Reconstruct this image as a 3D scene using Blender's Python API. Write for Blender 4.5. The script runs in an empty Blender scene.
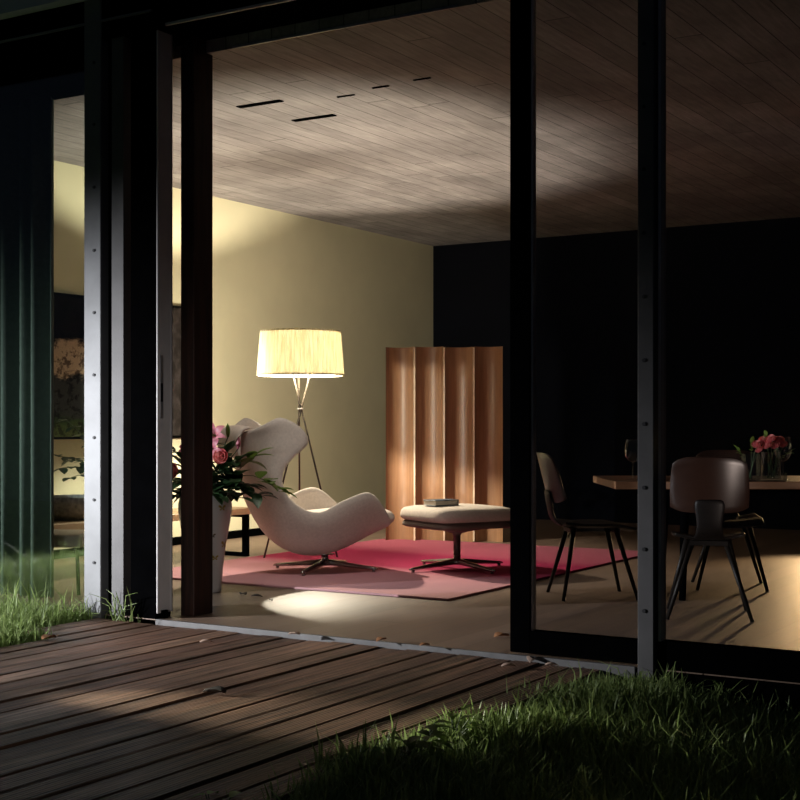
import bpy, bmesh, math, random
from math import sin, cos, pi, radians as R
from mathutils import Vector as V, Matrix as M

scn = bpy.context.scene
COL = scn.collection
random.seed(7)

# ------------------------------------------------------------------ camera, world, lights, exposure
YAW = math.atan2(1346, 2211)          # the house front runs obliquely to the camera
EYE = V((0, -5.5, 1.05))
FPX = 1346.0
HOR = 424.0
cam_d = bpy.data.cameras.new('camera')
cam = bpy.data.objects.new('camera', cam_d); COL.objects.link(cam)
cam.location = EYE; cam.rotation_euler = (pi/2, 0, YAW)
cam_d.sensor_width = 36; cam_d.lens = FPX/800*36; cam_d.shift_y = (HOR-400)/800
cam_d.clip_start = .05; cam_d.clip_end = 200
scn.camera = cam

scn.view_settings.view_transform = 'Standard'
scn.view_settings.look = 'None'
scn.view_settings.exposure = 0.0
scn.view_settings.gamma = 1.0
scn.view_settings.use_curve_mapping = False
scn.cycles.max_bounces = 10
scn.cycles.transparent_max_bounces = 24
scn.cycles.sample_clamp_indirect = 4.0

world = bpy.data.worlds.new('night_sky'); scn.world = world; world.use_nodes = True
world.node_tree.nodes['Background'].inputs[0].default_value = (.30, .42, .62, 1)
world.node_tree.nodes['Background'].inputs[1].default_value = .02


def light(name, kind, loc, power, col=(1, 1, 1), aim=None, size=.05, spot=None, blend=.5):
    d = bpy.data.lights.new(name, kind); d.energy = power; d.color = col
    if kind == 'AREA': d.size = size
    else: d.shadow_soft_size = size
    if kind == 'SPOT': d.spot_size = R(spot); d.spot_blend = blend
    o = bpy.data.objects.new(name, d); COL.objects.link(o); o.location = loc
    if aim is not None: o.rotation_euler = (V(aim)-V(loc)).to_track_quat('-Z', 'Y').to_euler()
    return o


# garden floodlight low on the lawn left of the deck, washing the grass, the steel upright and the boards
light('garden_floodlight', 'SPOT', (-8.6, -3.9, 1.2), 2900, (.97, .98, 1.0), (-6.5, -1.1, .0), .03, 66, .9)
# low fill spot added left of the deck, catching the crest of the grass along its far edge
light('grass_crest_fill', 'SPOT', (-5.5, -1.9, .32), 800, (1, 1, .80), (-2.1, -1.35, .06), .04, 19, 1.0)
# low terrace light behind the camera, washing boards, post and the door's lock edge
light('terrace_floodlight', 'SPOT', (-1.7, -6.4, .9), 330, (1, .95, .90), (-4.9, 0, .55), .35, 22, 1.0)
# fill added out of view behind the parked door leaf, brightening the cream wall
light('cream_wall_fill', 'SPOT', (-6.55, 1.70, 1.25), 450, (1, .91, .70), (-7.74, 4.7, 1.4), .08, 86, 1.0)
# lamp deep in the dining room, outside the frame on the right, raking across the floor towards the garden
DIN_A = light('dining_floor_lamp_light', 'SPOT', (-3.06, 6.95, 1.02), 230, (1, .64, .30), (-2.4, 3.0, 0), .07, 40, .7)
# low spot added right of the frame, making the streak on the nearest chair's back
DIN_B = light('chair_back_fill', 'SPOT', (-1.2, .75, .32), 26, (1, .80, .68), (-2.25, 1.65, .74), .08, 40, .8)
# spot added out of view by the window to brighten table flowers and edge
DIN_C = light('table_flower_fill', 'SPOT', (-.35, .30, 1.25), 60, (1, .84, .68), (-1.55, 2.35, .74), .05, 26, .8)
# soft fill added under the ceiling to brighten the armchair; the slots are unlit
light('armchair_fill', 'SPOT', (-4.55, .95, 3.05), 135, (1, .91, .82), (-5.5, 1.95, .6), .22, 58, 1.0)


# ------------------------------------------------------------------ helpers
def cw(xc, d, z=0.0):
    """camera-right offset and depth in metres -> world point"""
    c, s = cos(YAW), sin(YAW)
    return V((c*xc-s*d, EYE.y+s*xc+c*d, z))


def spot(px, py, d):
    """world point seen at a pixel of the photograph at depth d"""
    return cw((px-400)*d/FPX, d, EYE.z-(py-HOR)*d/FPX)


class MB:
    def __init__(s): s.bm = bmesh.new(); s.mi = 0

    def _fin(s, faces):
        for f in faces: f.material_index = s.mi

    def box(s, x0, x1, y0, y1, z0, z1, bev=0, seg=2, mat=None):
        vs = [V((x, y, z)) for x in (x0, x1) for y in (y0, y1) for z in (z0, z1)]
        if mat is not None: vs = [mat @ v for v in vs]
        b = [s.bm.verts.new(v) for v in vs]
        fs = [s.bm.faces.new([b[i] for i in q]) for q in
              ((0, 1, 3, 2), (4, 6, 7, 5), (0, 4, 5, 1), (2, 3, 7, 6), (0, 2, 6, 4), (1, 5, 7, 3))]
        s._fin(fs)
        if bev:
            es = list({e for f in fs for e in f.edges})
            r = bmesh.ops.bevel(s.bm, geom=es, offset=bev, segments=seg, affect='EDGES', profile=.5)
            s._fin(r['faces'])
        return s

    def tube(s, pts, r, n=8, cap=True):
        pts = [V(p) for p in pts]
        rs = r if isinstance(r, (list, tuple)) else [r]*len(pts)
        rings = []
        up = None
        for i, p in enumerate(pts):
            t = (pts[min(i+1, len(pts)-1)]-pts[max(i-1, 0)]).normalized()
            if up is None:
                up = t.orthogonal().normalized()
            else:
                up = (up-t*up.dot(t))
                up = up.normalized() if up.length > 1e-6 else t.orthogonal().normalized()
            b = t.cross(up)
            rings.append([s.bm.verts.new(p+(up*cos(2*pi*k/n)+b*sin(2*pi*k/n))*rs[i]) for k in range(n)])
        fs = []
        for a, b in zip(rings, rings[1:]):
            for k in range(n):
                fs.append(s.bm.faces.new((a[k], a[(k+1) % n], b[(k+1) % n], b[k])))
        if cap:
            fs.append(s.bm.faces.new(rings[0][::-1])); fs.append(s.bm.faces.new(rings[-1]))
        s._fin(fs)
        return s

    def lathe(s, prof, n=32, cx=0, cy=0, pleat=0, closed=False, mat=None):
        rings = []
        for r, z in prof:
            ring = []
            for k in range(n):
                rr = r + (pleat if (pleat and k % 2) else 0)
                p = V((cx+rr*cos(2*pi*k/n), cy+rr*sin(2*pi*k/n), z))
                ring.append(s.bm.verts.new(mat @ p if mat is not None else p))
            rings.append(ring)
        fs = []
        seq = list(zip(rings, rings[1:]))
        if closed: seq.append((rings[-1], rings[0]))
        for a, b in seq:
            for k in range(n):
                fs.append(s.bm.faces.new((a[k], a[(k+1) % n], b[(k+1) % n], b[k])))
        if not closed:
            if prof[0][0] > 1e-4: fs.append(s.bm.faces.new(rings[0][::-1]))
            if prof[-1][0] > 1e-4: fs.append(s.bm.faces.new(rings[-1]))
        s._fin(fs)
        return s

    def grid(s, rows, close=False):
        g = [[s.bm.verts.new(V(p)) for p in r] for r in rows]
        fs = []
        for a, b in zip(g, g[1:]):
            m = len(a)
            for k in range(m if close else m-1):
                fs.append(s.bm.faces.new((a[k], a[(k+1) % m], b[(k+1) % m], b[k])))
        s._fin(fs)
        return s

    def slab(s, outline, z0, z1, mat=None):
        """closed xy outline extruded between z0 and z1"""
        f = (lambda p: mat @ p) if mat is not None else (lambda p: p)
        lo = [s.bm.verts.new(f(V((x, y, z0)))) for x, y in outline]
        hi = [s.bm.verts.new(f(V((x, y, z1)))) for x, y in outline]
        n = len(lo)
        fs = [s.bm.faces.new((lo[k], lo[(k+1) % n], hi[(k+1) % n], hi[k])) for k in range(n)]
        fs += [s.bm.faces.new(lo[::-1]), s.bm.faces.new(hi)]
        s._fin(fs)
        return s

    def build(s, name, mat, parent=None, smooth=False, loc=None, rz=0, subsurf=0, solid=0, bevel=0, offset=-1):
        bmesh.ops.recalc_face_normals(s.bm, faces=s.bm.faces[:])
        me = bpy.data.meshes.new(name); s.bm.to_mesh(me); s.bm.free()
        for m in (mat if isinstance(mat, (list, tuple)) else [mat]): me.materials.append(m)
        if smooth: me.shade_smooth()
        o = bpy.data.objects.new(name, me); COL.objects.link(o)
        if parent is not None: o.parent = parent
        if loc is not None: o.location = loc
        o.rotation_euler.z = rz
        if solid:
            q = o.modifiers.new('solid', 'SOLIDIFY'); q.thickness = solid; q.offset = offset
        if bevel:
            q = o.modifiers.new('bevel', 'BEVEL'); q.width = bevel; q.segments = 2; q.limit_method = 'ANGLE'
        if subsurf:
            q = o.modifiers.new('sub', 'SUBSURF'); q.levels = subsurf; q.render_levels = subsurf
        return o


def tag(o, label=None, cat=None, group=None, kind=None):
    if label: o['label'] = label
    if cat: o['category'] = cat
    if group: o['group'] = group
    if kind: o['kind'] = kind
    return o


def thing(name, label, cat, loc=(0, 0, 0), rz=0, group=None, kind=None):
    o = bpy.data.objects.new(name, None); COL.objects.link(o)
    o.location = loc; o.rotation_euler.z = rz; o.empty_display_size = .1
    return tag(o, label, cat, group, kind)


def dup(root, loc, rz, label=None, group=None):
    r = root.copy(); COL.objects.link(r); r.location = loc; r.rotation_euler.z = rz
    if label: r['label'] = label
    if group: r['group'] = group
    for ch in list(root.children):
        c = ch.copy(); COL.objects.link(c); c.parent = r
        for g in list(ch.children):
            e = g.copy(); COL.objects.link(e); e.parent = c
    return r


# ------------------------------------------------------------------ materials
class NT:
    def __init__(s, name):
        s.m = bpy.data.materials.new(name); s.m.use_nodes = True
        s.t = s.m.node_tree; s.b = s.t.nodes['Principled BSDF']; s.out = s.t.nodes['Material Output']

    def n(s, kind, **kw):
        nd = s.t.nodes.new('ShaderNode'+kind)
        for k, v in kw.items():
            if k.startswith('i_'): nd.inputs[k[2:].replace('_', ' ')].default_value = v
            else: setattr(nd, k, v)
        return nd

    def l(s, a, b): s.t.links.new(a, b)

    def math(s, op, a, b=None, c=None):
        nd = s.n('Math', operation=op)
        for i, v in enumerate((a, b, c)):
            if v is None: continue
            if isinstance(v, (int, float)): nd.inputs[i].default_value = v
            else: s.l(v, nd.inputs[i])
        return nd.outputs[0]

    def ramp(s, fac, stops):
        nd = s.n('ValToRGB'); cr = nd.color_ramp
        while len(cr.elements) < len(stops): cr.elements.new(.5)
        for e, (p, c) in zip(cr.elements, stops): e.position = p; e.color = (*c, 1)
        s.l(fac, nd.inputs[0]); return nd.outputs[0]

    def mix(s, fac, a, b, mode='MIX'):
        nd = s.n('Mix', data_type='RGBA', blend_type=mode)
        for i, v in ((0, fac), (6, a), (7, b)):
            if isinstance(v, (int, float)): nd.inputs[i].default_value = v
            elif isinstance(v, tuple): nd.inputs[i].default_value = (*v, 1)
            else: s.l(v, nd.inputs[i])
        return nd.outputs[2]

    def coord(s, scale=(1, 1, 1), kind='Object'):
        tc = s.n('TexCoord'); mp = s.n('Mapping'); mp.inputs['Scale'].default_value = scale
        s.l(tc.outputs[kind], mp.inputs[0]); return mp.outputs[0]

    def noise(s, vec, scale, detail=3, rough=.55):
        nd = s.n('TexNoise'); nd.inputs['Scale'].default_value = scale
        nd.inputs['Detail'].default_value = detail; nd.inputs['Roughness'].default_value = rough
        s.l(vec, nd.inputs['Vector']); return nd.outputs[0]

    def bump(s, h, strength=.2, dist=.01):
        nd = s.n('Bump'); nd.inputs['Strength'].default_value = strength; nd.inputs['Distance'].default_value = dist
        s.l(h, nd.inputs['Height']); s.l(nd.outputs[0], s.b.inputs['Normal'])


def pmat(name, col, rough=.5, metal=0, var=.15, scale=12, bump=0, spec=.5, stretch=(1, 1, 1), coat=0):
    t = NT(name)
    v = t.coord(stretch)
    nz = t.noise(v, scale)
    lo = tuple(c*(1-var) for c in col); hi = tuple(min(1, c*(1+var)) for c in col)
    t.l(t.ramp(nz, [(.3, lo), (.7, hi)]), t.b.inputs['Base Color'])
    t.b.inputs['Roughness'].default_value = rough; t.b.inputs['Metallic'].default_value = metal
    t.b.inputs['Specular IOR Level'].default_value = spec
    t.b.inputs['Coat Weight'].default_value = coat
    if bump: t.bump(t.noise(v, scale*8, 2), bump, .004)
    return t.m


def planks(name, cols, width, axis, groove=.03, rough=.4, length=2.4, grain=.35, gdark=.35, bump=.2, spec=.5,
           stain=0, roughvar=0, use_obj=True):
    """boards running along one axis: every board its own tone, long grain, dark joints"""
    t = NT(name)
    tc = t.n('TexCoord'); sx = t.n('SeparateXYZ'); t.l(tc.outputs['Object'], sx.inputs[0])
    a, b = (sx.outputs[0], sx.outputs[1]) if axis == 'y' else (sx.outputs[1], sx.outputs[0])
    u = t.math('DIVIDE', a, width); iu = t.math('FLOOR', u); fu = t.math('FRACT', u)
    wn = t.n('TexWhiteNoise', noise_dimensions='1D'); t.l(iu, wn.inputs['W'])
    v = t.math('ADD', t.math('DIVIDE', b, length), t.math('MULTIPLY', wn.outputs[0], 7.0))
    iv = t.math('FLOOR', v); fv = t.math('FRACT', v)
    cb = t.n('CombineXYZ'); t.l(iu, cb.inputs[0]); t.l(iv, cb.inputs[1])
    w2 = t.n('TexWhiteNoise', noise_dimensions='2D'); t.l(cb.outputs[0], w2.inputs['Vector'])
    base = t.ramp(w2.outputs[0], [(i/(len(cols)-1), c) for i, c in enumerate(cols)])
    st = (26, 2.2, 26) if axis == 'y' else (2.2, 26, 26)
    mp = t.n('Mapping'); mp.inputs['Scale'].default_value = st
    off = t.n('CombineXYZ'); t.l(t.math('MULTIPLY', w2.outputs[0], 30), off.inputs[0]); t.l(t.math('MULTIPLY', w2.outputs[0], 9), off.inputs[1])
    t.l(tc.outputs['Object'], mp.inputs[0]); t.l(off.outputs[0], mp.inputs[1])
    g = t.noise(mp.outputs[0], 1.6, 5, .6)
    gr = t.ramp(g, [(.25, (1-grain,)*3), (.75, (1+0*grain,)*3)])
    c = t.mix(1.0, base, gr, 'MULTIPLY')
    if stain:
        sn = t.noise(t.coord((1, 1, 1)), 1.1, 4, .6)
        c = t.mix(1.0, c, t.ramp(sn, [(.35, (1-stain,)*3), (.65, (1, 1, 1))]), 'MULTIPLY')
    e1 = t.math('LESS_THAN', fu, groove); e2 = t.math('LESS_THAN', fv, .003)
    e = t.math('MAXIMUM', e1, e2)
    c = t.mix(e, c, tuple(x*gdark for x in cols[0]))
    t.l(c, t.b.inputs['Base Color'])
    t.b.inputs['Specular IOR Level'].default_value = spec
    rr = t.math('ADD', t.math('MULTIPLY', g, roughvar), rough-roughvar*.5)
    t.l(rr, t.b.inputs['Roughness'])
    if bump: t.bump(t.math('SUBTRACT', t.math('MULTIPLY', g, .4), e), bump, .006)
    return t.m


def wood(name, lo, hi, scale=1.0, stretch=(14, 14, 1), rough=.4):
    t = NT(name)
    v = t.coord(tuple(s*scale for s in stretch))
    g = t.noise(v, 2.2, 5, .6)
    t.l(t.ramp(g, [(.3, lo), (.7, hi)]), t.b.inputs['Base Color'])
    t.b.inputs['Roughness'].default_value = rough
    t.bump(g, .08, .004)
    return t.m


def glass(name, tint=(1, 1, 1), ior=1.5, boost=1.0, rough=0.0):
    t = NT(name)
    t.t.nodes.remove(t.b)
    tr = t.n('BsdfTransparent'); tr.inputs[0].default_value = (*tint, 1)
    gl = t.n('BsdfGlossy'); gl.inputs['Roughness'].default_value = rough
    lw = t.n('LayerWeight'); lw.inputs[0].default_value = .5
    f0 = ((ior-1)/(ior+1))**2                     # Schlick reflectance, the same from both sides of the pane
    fr = t.math('ADD', t.math('MULTIPLY', t.math('POWER', lw.outputs['Facing'], 5.0), 1-f0), f0)
    mx = t.n('MixShader')
    t.l(t.math('MINIMUM', t.math('MULTIPLY', fr, boost), 1.0), mx.inputs[0])
    t.l(tr.outputs[0], mx.inputs[1]); t.l(gl.outputs[0], mx.inputs[2]); t.l(mx.outputs[0], t.out.inputs[0])
    return t.m


def leafmat(name, lo, hi, trans=.4, scale=3, rough=.45):
    t = NT(name)
    g = t.n('ObjectInfo'); gm = t.n('NewGeometry')
    nz = t.noise(t.coord((1, 1, 1)), scale, 2)
    col = t.ramp(t.math('ADD', t.math('MULTIPLY', nz, .6), t.math('MULTIPLY', gm.outputs['Random Per Island'], .45)), [(.2, lo), (.8, hi)])
    t.l(col, t.b.inputs['Base Color']); t.b.inputs['Roughness'].default_value = rough
    tl = t.n('BsdfTranslucent'); t.l(col, tl.inputs[0])
    mx = t.n('MixShader'); mx.inputs[0].default_value = trans
    t.l(t.b.outputs[0], mx.inputs[1]); t.l(tl.outputs[0], mx.inputs[2]); t.l(mx.outputs[0], t.out.inputs[0])
    return t.m


m_wall = pmat('cream_plaster', (.70, .65, .45), .85, var=.04, scale=2, bump=.05)
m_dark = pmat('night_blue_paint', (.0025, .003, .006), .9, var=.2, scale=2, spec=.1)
m_ceil = planks('board_ceiling', [(.38, .35, .355), (.49, .45, .455), (.43, .395, .40), (.54, .50, .505)], .155, 'y',
                .04, .8, 3.1, .40, .22, .3, .15, stain=.38)
m_floor = planks('oak_floor', [(.19, .125, .088), (.26, .176, .128), (.22, .147, .105), (.29, .20, .148)], .16, 'y',
                 .012, .47, 2.6, .42, .45, .3, .5, roughvar=.22)
m_steel = pmat('galvanised_steel', (.135, .138, .146), .55, .35, .12, 6, .05)
m_steel3 = pmat('dull_grey_steel', (.085, .082, .086), .6, .3, .15, 6, .05)
m_steel2 = pmat('weathered_steel', (.40, .385, .40), .6, .3, .15, 6, .05)
m_sill = pmat('worn_threshold_metal', (.10, .097, .10), .6, 0, .2, 12)
m_alu = pmat('brushed_aluminium', (.62, .62, .64), .38, .8, .08, 20)
m_black = pmat('black_lacquer', (.0012, .0012, .0014), .7, 0, .2, 8, spec=0)
m_bolt = pmat('dark_bolt', (.02, .02, .025), .6, .3)
m_fascia = pmat('slate_grey_metal', (.42, .46, .50), .5, .2, .1, 3)
m_post = wood('stained_post_wood', (.007, .003, .002), (.050, .017, .010), 1, (18, 18, 1.2), .6)
m_glass = glass('window_glass', (.90, .95, .94), 1.5, 3.2)
m_glass_r = glass('smoked_window_glass', (.84, .845, .86), 1.45, .5)
m_gware = glass('drinking_glass', (.97, .98, .98), 1.5, 1.6)
m_water = glass('vase_water', (.80, .86, .80), 1.33, 1.0)
m_fabric = pmat('oatmeal_wool', (.58, .52, .46), .9, 0, .08, 60, .25, .2)
m_fabric2 = pmat('light_oatmeal_wool', (.64, .56, .49), .9, 0, .07, 60, .25, .2)
m_under = pmat('shade_toned_taupe', (.16, .12, .10), .6, 0, .1, 10)  # underside shade is painted into this darker shell colour
m_lock = pmat('pale_painted_metal', (.62, .60, .60), .5, 0, .06, 8)
m_bronze = pmat('dark_bronze', (.06, .048, .04), .4, .3, .1, 10)
m_chrome = pmat('polished_dark_chrome', (.34, .32, .31), .2, 1, .08, 8)
m_vase = pmat('white_porcelain', (.74, .75, .78), .18, 0, .03, 6)
m_motif_y = pmat('ochre_glaze', (.45, .33, .06), .3, 0, .25, 60)
m_motif_b = pmat('umber_glaze', (.10, .06, .03), .3, 0, .25, 60)
m_leaf = leafmat('bouquet_leaf', (.012, .035, .012), (.04, .085, .03), .25)
m_leaf2 = leafmat('young_leaf', (.10, .17, .03), (.20, .30, .06), .45)
m_stem = pmat('plant_stem', (.05, .08, .025), .6)
m_pink = leafmat('pink_petal', (.55, .10, .20), (.85, .34, .42), .35, 14)
m_rose = leafmat('coral_rose_petal', (.62, .10, .12), (.85, .36, .33), .3, 18)
m_grass = leafmat('lawn_blade', (.11, .17, .04), (.36, .46, .17), .45, 1.5, .5)
m_soil = pmat('dark_turf', (.035, .055, .015), .95, 0, .5, 14, .4, .1)
m_oak_top = wood('oiled_oak', (.16, .07, .032), (.25, .12, .056), 1, (2, 16, 16), .4)
m_bench = wood('pale_oak', (.42, .27, .15), (.55, .38, .23), 1, (14, 2, 14), .45)
m_chair = pmat('black_stained_ash', (.009, .007, .006), .45, 0, .2, 20, 0, .2, (1, 1, 6))
m_chairback = pmat('dark_brown_plywood', (.030, .013, .008), .30, 0, .15, 14, 0, .6, (1, 1, 6))
m_ply = wood('ash_plywood', (.25, .135, .072), (.35, .195, .108), 1, (16, 16, .8), .42)
m_plyedge = pmat('pale_canvas_edge', (.78, .62, .46), .6)
m_curtain = pmat('grey_green_linen', (.10, .12, .10), .9, 0, .12, 30, .1, .1)
m_path = pmat('grey_wicker', (.36, .34, .31), .8, 0, .4, 40, .5)
m_beige = pmat('beige_leather', (.62, .53, .42), .6, 0, .08, 10)
m_book_pages = pmat('book_pages', (.62, .55, .45), .8, 0, .08, 60, 0, .3, (1, 1, 40))
m_book_cover = pmat('slate_blue_cover', (.055, .075, .10), .5, 0, .1, 10)
m_leafdry = leafmat('dry_leaf', (.22, .08, .03), (.50, .26, .12), .2, 30, .7)
m_leafdark = pmat('dark_dead_leaf', (.03, .02, .016), .7, 0, .3, 30)
m_leafpale = leafmat('pale_dry_leaf', (.40, .27, .20), (.62, .46, .38), .2, 30, .7)


def m_deck_make():
    t = NT('ridged_deck_timber')
    tc = t.n('TexCoord'); sx = t.n('SeparateXYZ'); t.l(tc.outputs['Object'], sx.inputs[0])
    gm = t.n('NewGeometry')
    base = t.ramp(gm.outputs['Random Per Island'], [(0, (.16, .078, .050)), (.5, (.24, .125, .080)), (1, (.33, .19, .125))])
    g = t.noise(t.coord((34, 1.1, 34)), 1.5, 5, .62)
    c = t.mix(1.0, base, t.ramp(g, [(.34, (.22, .21, .2)), (.66, (1.15, 1.15, 1.15))]), 'MULTIPLY')
    st = t.noise(t.coord((1.6, .7, 1)), 1.6, 4, .6)
    c = t.mix(1.0, c, t.ramp(st, [(.35, (.55, .53, .5)), (.65, (1.15, 1.12, 1.08))]), 'MULTIPLY')
    t.l(c, t.b.inputs['Base Color']); t.b.inputs['Roughness'].default_value = .62
    ridge = t.math('ABSOLUTE', t.math('SINE', t.math('MULTIPLY', sx.outputs[0], pi/.016)))
    t.bump(t.math('ADD', ridge, t.math('MULTIPLY', g, .8)), .7, .006)
    return t.m


m_deck = m_deck_make()


def m_rug_make():
    t = NT('rose_fields_shaded_rug')
    tc = t.n('TexCoord'); sx = t.n('SeparateXYZ'); t.l(tc.outputs['Object'], sx.inputs[0])
    y = t.math('ADD', sx.outputs[1], t.math('MULTIPLY', sx.outputs[0], .10))
    u = t.math('DIVIDE', y, 3.5)
    c = t.ramp(u, [(0, (.56, .30, .33)), (.26, (.54, .25, .29)), (.36, (.34, .03, .085)), (.58, (.29, .018, .07)),
                   (.66, (.34, .07, .115)), (1, (.38, .115, .155))])  # rug's own colour fields, with some shadow painted into the crimson band
    nz = t.noise(t.coord((1, 1, 1)), 140, 2)
    c = t.mix(1.0, c, t.ramp(nz, [(.3, (.8, .8, .8)), (.7, (1.1, 1.1, 1.1))]), 'MULTIPLY')
    t.l(c, t.b.inputs['Base Color']); t.b.inputs['Roughness'].default_value = .95
    t.b.inputs['Specular IOR Level'].default_value = .1
    t.bump(nz, .4, .004)
    return t.m


m_rug = m_rug_make()


def m_paint_make():
    """dark landscape canvas: black upper band, sandy broken band, grey rubble, green strip"""
    t = NT('landscape_canvas')
    tc = t.n('TexCoord'); sx = t.n('SeparateXYZ'); t.l(tc.outputs['Object'], sx.inputs[0])
    n1 = t.noise(t.coord((1, 1.6, 6)), 3.0, 6, .65)
    n2 = t.noise(t.coord((1, 1, 1)), 16, 5, .7)
    z = t.math('ADD', sx.outputs[2], t.math('MULTIPLY', t.math('SUBTRACT', n1, .5), .22))
    band = t.ramp(t.math('DIVIDE', z, 1.1), [(0, (.16, .20, .08)), (.10, (.05, .09, .03)), (.16, (.05, .05, .05)), (.42, (.045, .043, .042)),
                                            (.45, (.62, .46, .33)), (.66, (.58, .42, .30)), (.70, (.006, .005, .005)), (1, (.005, .004, .004))])
    c = t.mix(t.ramp(n2, [(.42, (0, 0, 0)), (.50, (1, 1, 1))]), t.mix(1.0, band, (.22, .2, .19), 'MULTIPLY'), band)
    # the sandy band only crosses the left half of the canvas
    sd = t.math('GREATER_THAN', sx.outputs[1], 1.55)
    dk = t.ramp(n2, [(.45, (.016, .013, .012)), (.7, (.06, .05, .05))])
    c = t.mix(sd, c, dk)
    t.l(c, t.b.inputs['Base Color']); t.b.inputs['Roughness'].default_value = .95; t.b.inputs['Specular IOR Level'].default_value = .05
    return t.m


m_paint = m_paint_make()


def m_shade_make():
    t = NT('pleated_ribbon_shade')
    col = (.86, .78, .52)
    t.b.inputs['Base Color'].default_value = (*col, 1); t.b.inputs['Roughness'].default_value = .9
    nz = t.noise(t.coord((34, 34, .3)), 2.2, 2)
    cc = t.ramp(nz, [(.36, (.70, .65, .50)), (.62, (.90, .87, .74))])
    tl = t.n('BsdfTranslucent'); t.l(cc, tl.inputs[0]); t.l(cc, t.b.inputs['Base Color'])
    mx = t.n('MixShader'); mx.inputs[0].default_value = .36
    t.l(t.b.outputs[0], mx.inputs[1]); t.l(tl.outputs[0], mx.inputs[2]); t.l(mx.outputs[0], t.out.inputs[0])
    return t.m


m_shade = m_shade_make()
m_bulb = NT('lit_bulb')
m_bulb.b.inputs['Emission Color'].default_value = (1, .8, .5, 1); m_bulb.b.inputs['Emission Strength'].default_value = 30
m_bulb = m_bulb.m

# ------------------------------------------------------------------ the house
XW, YB, XR, CZ = -7.74, 7.95, 3.2, 3.1

tag(MB().box(XW-.3, XR+.3, 0, YB+.3, -.12, 0).build('floor', m_floor), 'oiled brown plank floor of the living and dining room', 'floor', kind='structure')
tag(MB().box(XW-.3, XR+.3, .30, YB+.3, CZ, CZ+.25).build('ceiling', m_ceil), 'board-marked greyish brown ceiling over the whole room', 'ceiling', kind='structure')
tag(MB().box(XW-.2, XW, 0, YB+.2, 0, CZ).build('wall_left', m_wall), 'cream plaster wall behind the floor lamp', 'wall', kind='structure')
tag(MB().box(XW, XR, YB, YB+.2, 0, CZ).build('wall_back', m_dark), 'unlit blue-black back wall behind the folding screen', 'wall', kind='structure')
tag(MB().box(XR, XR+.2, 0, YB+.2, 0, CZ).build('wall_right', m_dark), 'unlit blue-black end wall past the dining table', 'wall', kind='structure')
b = MB().box(XW+.002, XW+.02, .3, YB, 0, .07).build('baseboard_left', m_black)
tag(b, 'low black skirting along the cream wall', 'baseboard', kind='structure')
# recessed slots cut across the ceiling boards
for i, (p, q, w) in enumerate((((239, 107), (281, 100), .024), ((295, 121), (333, 114), .024), ((338, 97), (354, 94), .008), ((373, 88), (388, 85), .008),
                               ((414, 80), (430, 77), .008))):
    dep = lambda P: FPX*(CZ-EYE.z)/(HOR-P[1])
    A, B = spot(p[0], p[1], dep(p)), spot(q[0], q[1], dep(q))
    y = (A.y+B.y)/2
    o = MB().box(A.x, B.x, y-w, y+w, CZ-.006, CZ-.001).build('trim_%d' % (i+1), m_black)
    tag(o, ['long dark slot in the ceiling, nearer the wooden post', 'long dark slot in the ceiling, in front of the cream wall',
            'fine short slot in the ceiling, first after the long slots', 'fine short slot in the ceiling, middle one of three',
            'fine short slot in the ceiling, last of three towards the sliding door'][i], 'ceiling slot', kind='structure')
# roof edge and head beam
tag(MB().box(XW-.5, XR+.3, -.02, .30, 3.17, 3.40).build('head_beam', m_black), 'black head beam above the glass front', 'beam', kind='structure')
tag(MB().box(XW-.5, XR+.3, -.10, .30, 3.40, 3.9).build('roof_fascia', m_fascia), 'blue-grey metal roof edge over the head beam', 'fascia', kind='structure')
tag(MB().box(XW-.5, -4.89, -.035, -.021, 3.262, 3.274).build('trim_6', m_steel), 'thin light drip edge on the head beam', 'trim', kind='structure')
tag(MB().box(-4.79, -2.1, -.034, -.021, 3.170, 3.184).build('trim_7', m_steel2), 'thin grey running edge over the open doorway', 'trim', kind='structure')
tag(MB().box(-4.6, -3.2, .296, .299, CZ-.002, CZ+.012).build('trim_8', m_alu), 'thin bright strip where the ceiling boards begin', 'trim', kind='structure')
tag(MB().box(XW-.3, -5.42, -.02, .30, 3.06, 3.17).build('trim_9', m_black), 'black head rail over the left window', 'trim', kind='structure')

# steel columns with their bolts


def column(name, x0, x1, dep, zs, label, mat, bx):
    o = MB().box(x0, x1, -.03-dep*.0, dep, -.2, 3.4, .004, 1).build(name, mat)
    tag(o, label, 'column', kind='structure')
    bx0 = x0+(x1-x0)*bx
    for z in zs:
        MB().tube([(bx0, -.029, z), (bx0, -.036, z)], .0085, 10).build('bolt', m_bolt, o)
    return o


c1 = column('steel_column', -5.385, -5.258, .07, [EYE.z-(y-HOR)/179.0 for y in (67, 128, 190, 252.5, 314, 375.5, 437.5, 499, 561)],
            'pale bolted steel column beside the left window and the lit grass', m_steel, .62)
c2 = column('steel_column', -2.136, -2.062, .065, [EYE.z-(y-HOR)/231.0 for y in (48, 110, 172, 235, 298, 361, 424, 487, 548, 609)],
            'narrow bolted steel column between the sliding door and the right window', m_steel3, .42)
tag(MB().box(-5.205, -5.12, .0, .06, -.1, 3.3).build('steel_column', m_steel3), 'slim grey steel column standing behind the pale bolted one', 'column', kind='structure')
tag(MB().box(-5.258, -5.205, .03, .12, -.1, 3.3).build('trim_10', m_black), 'black joint between the two steel columns', 'trim', kind='structure')
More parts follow.
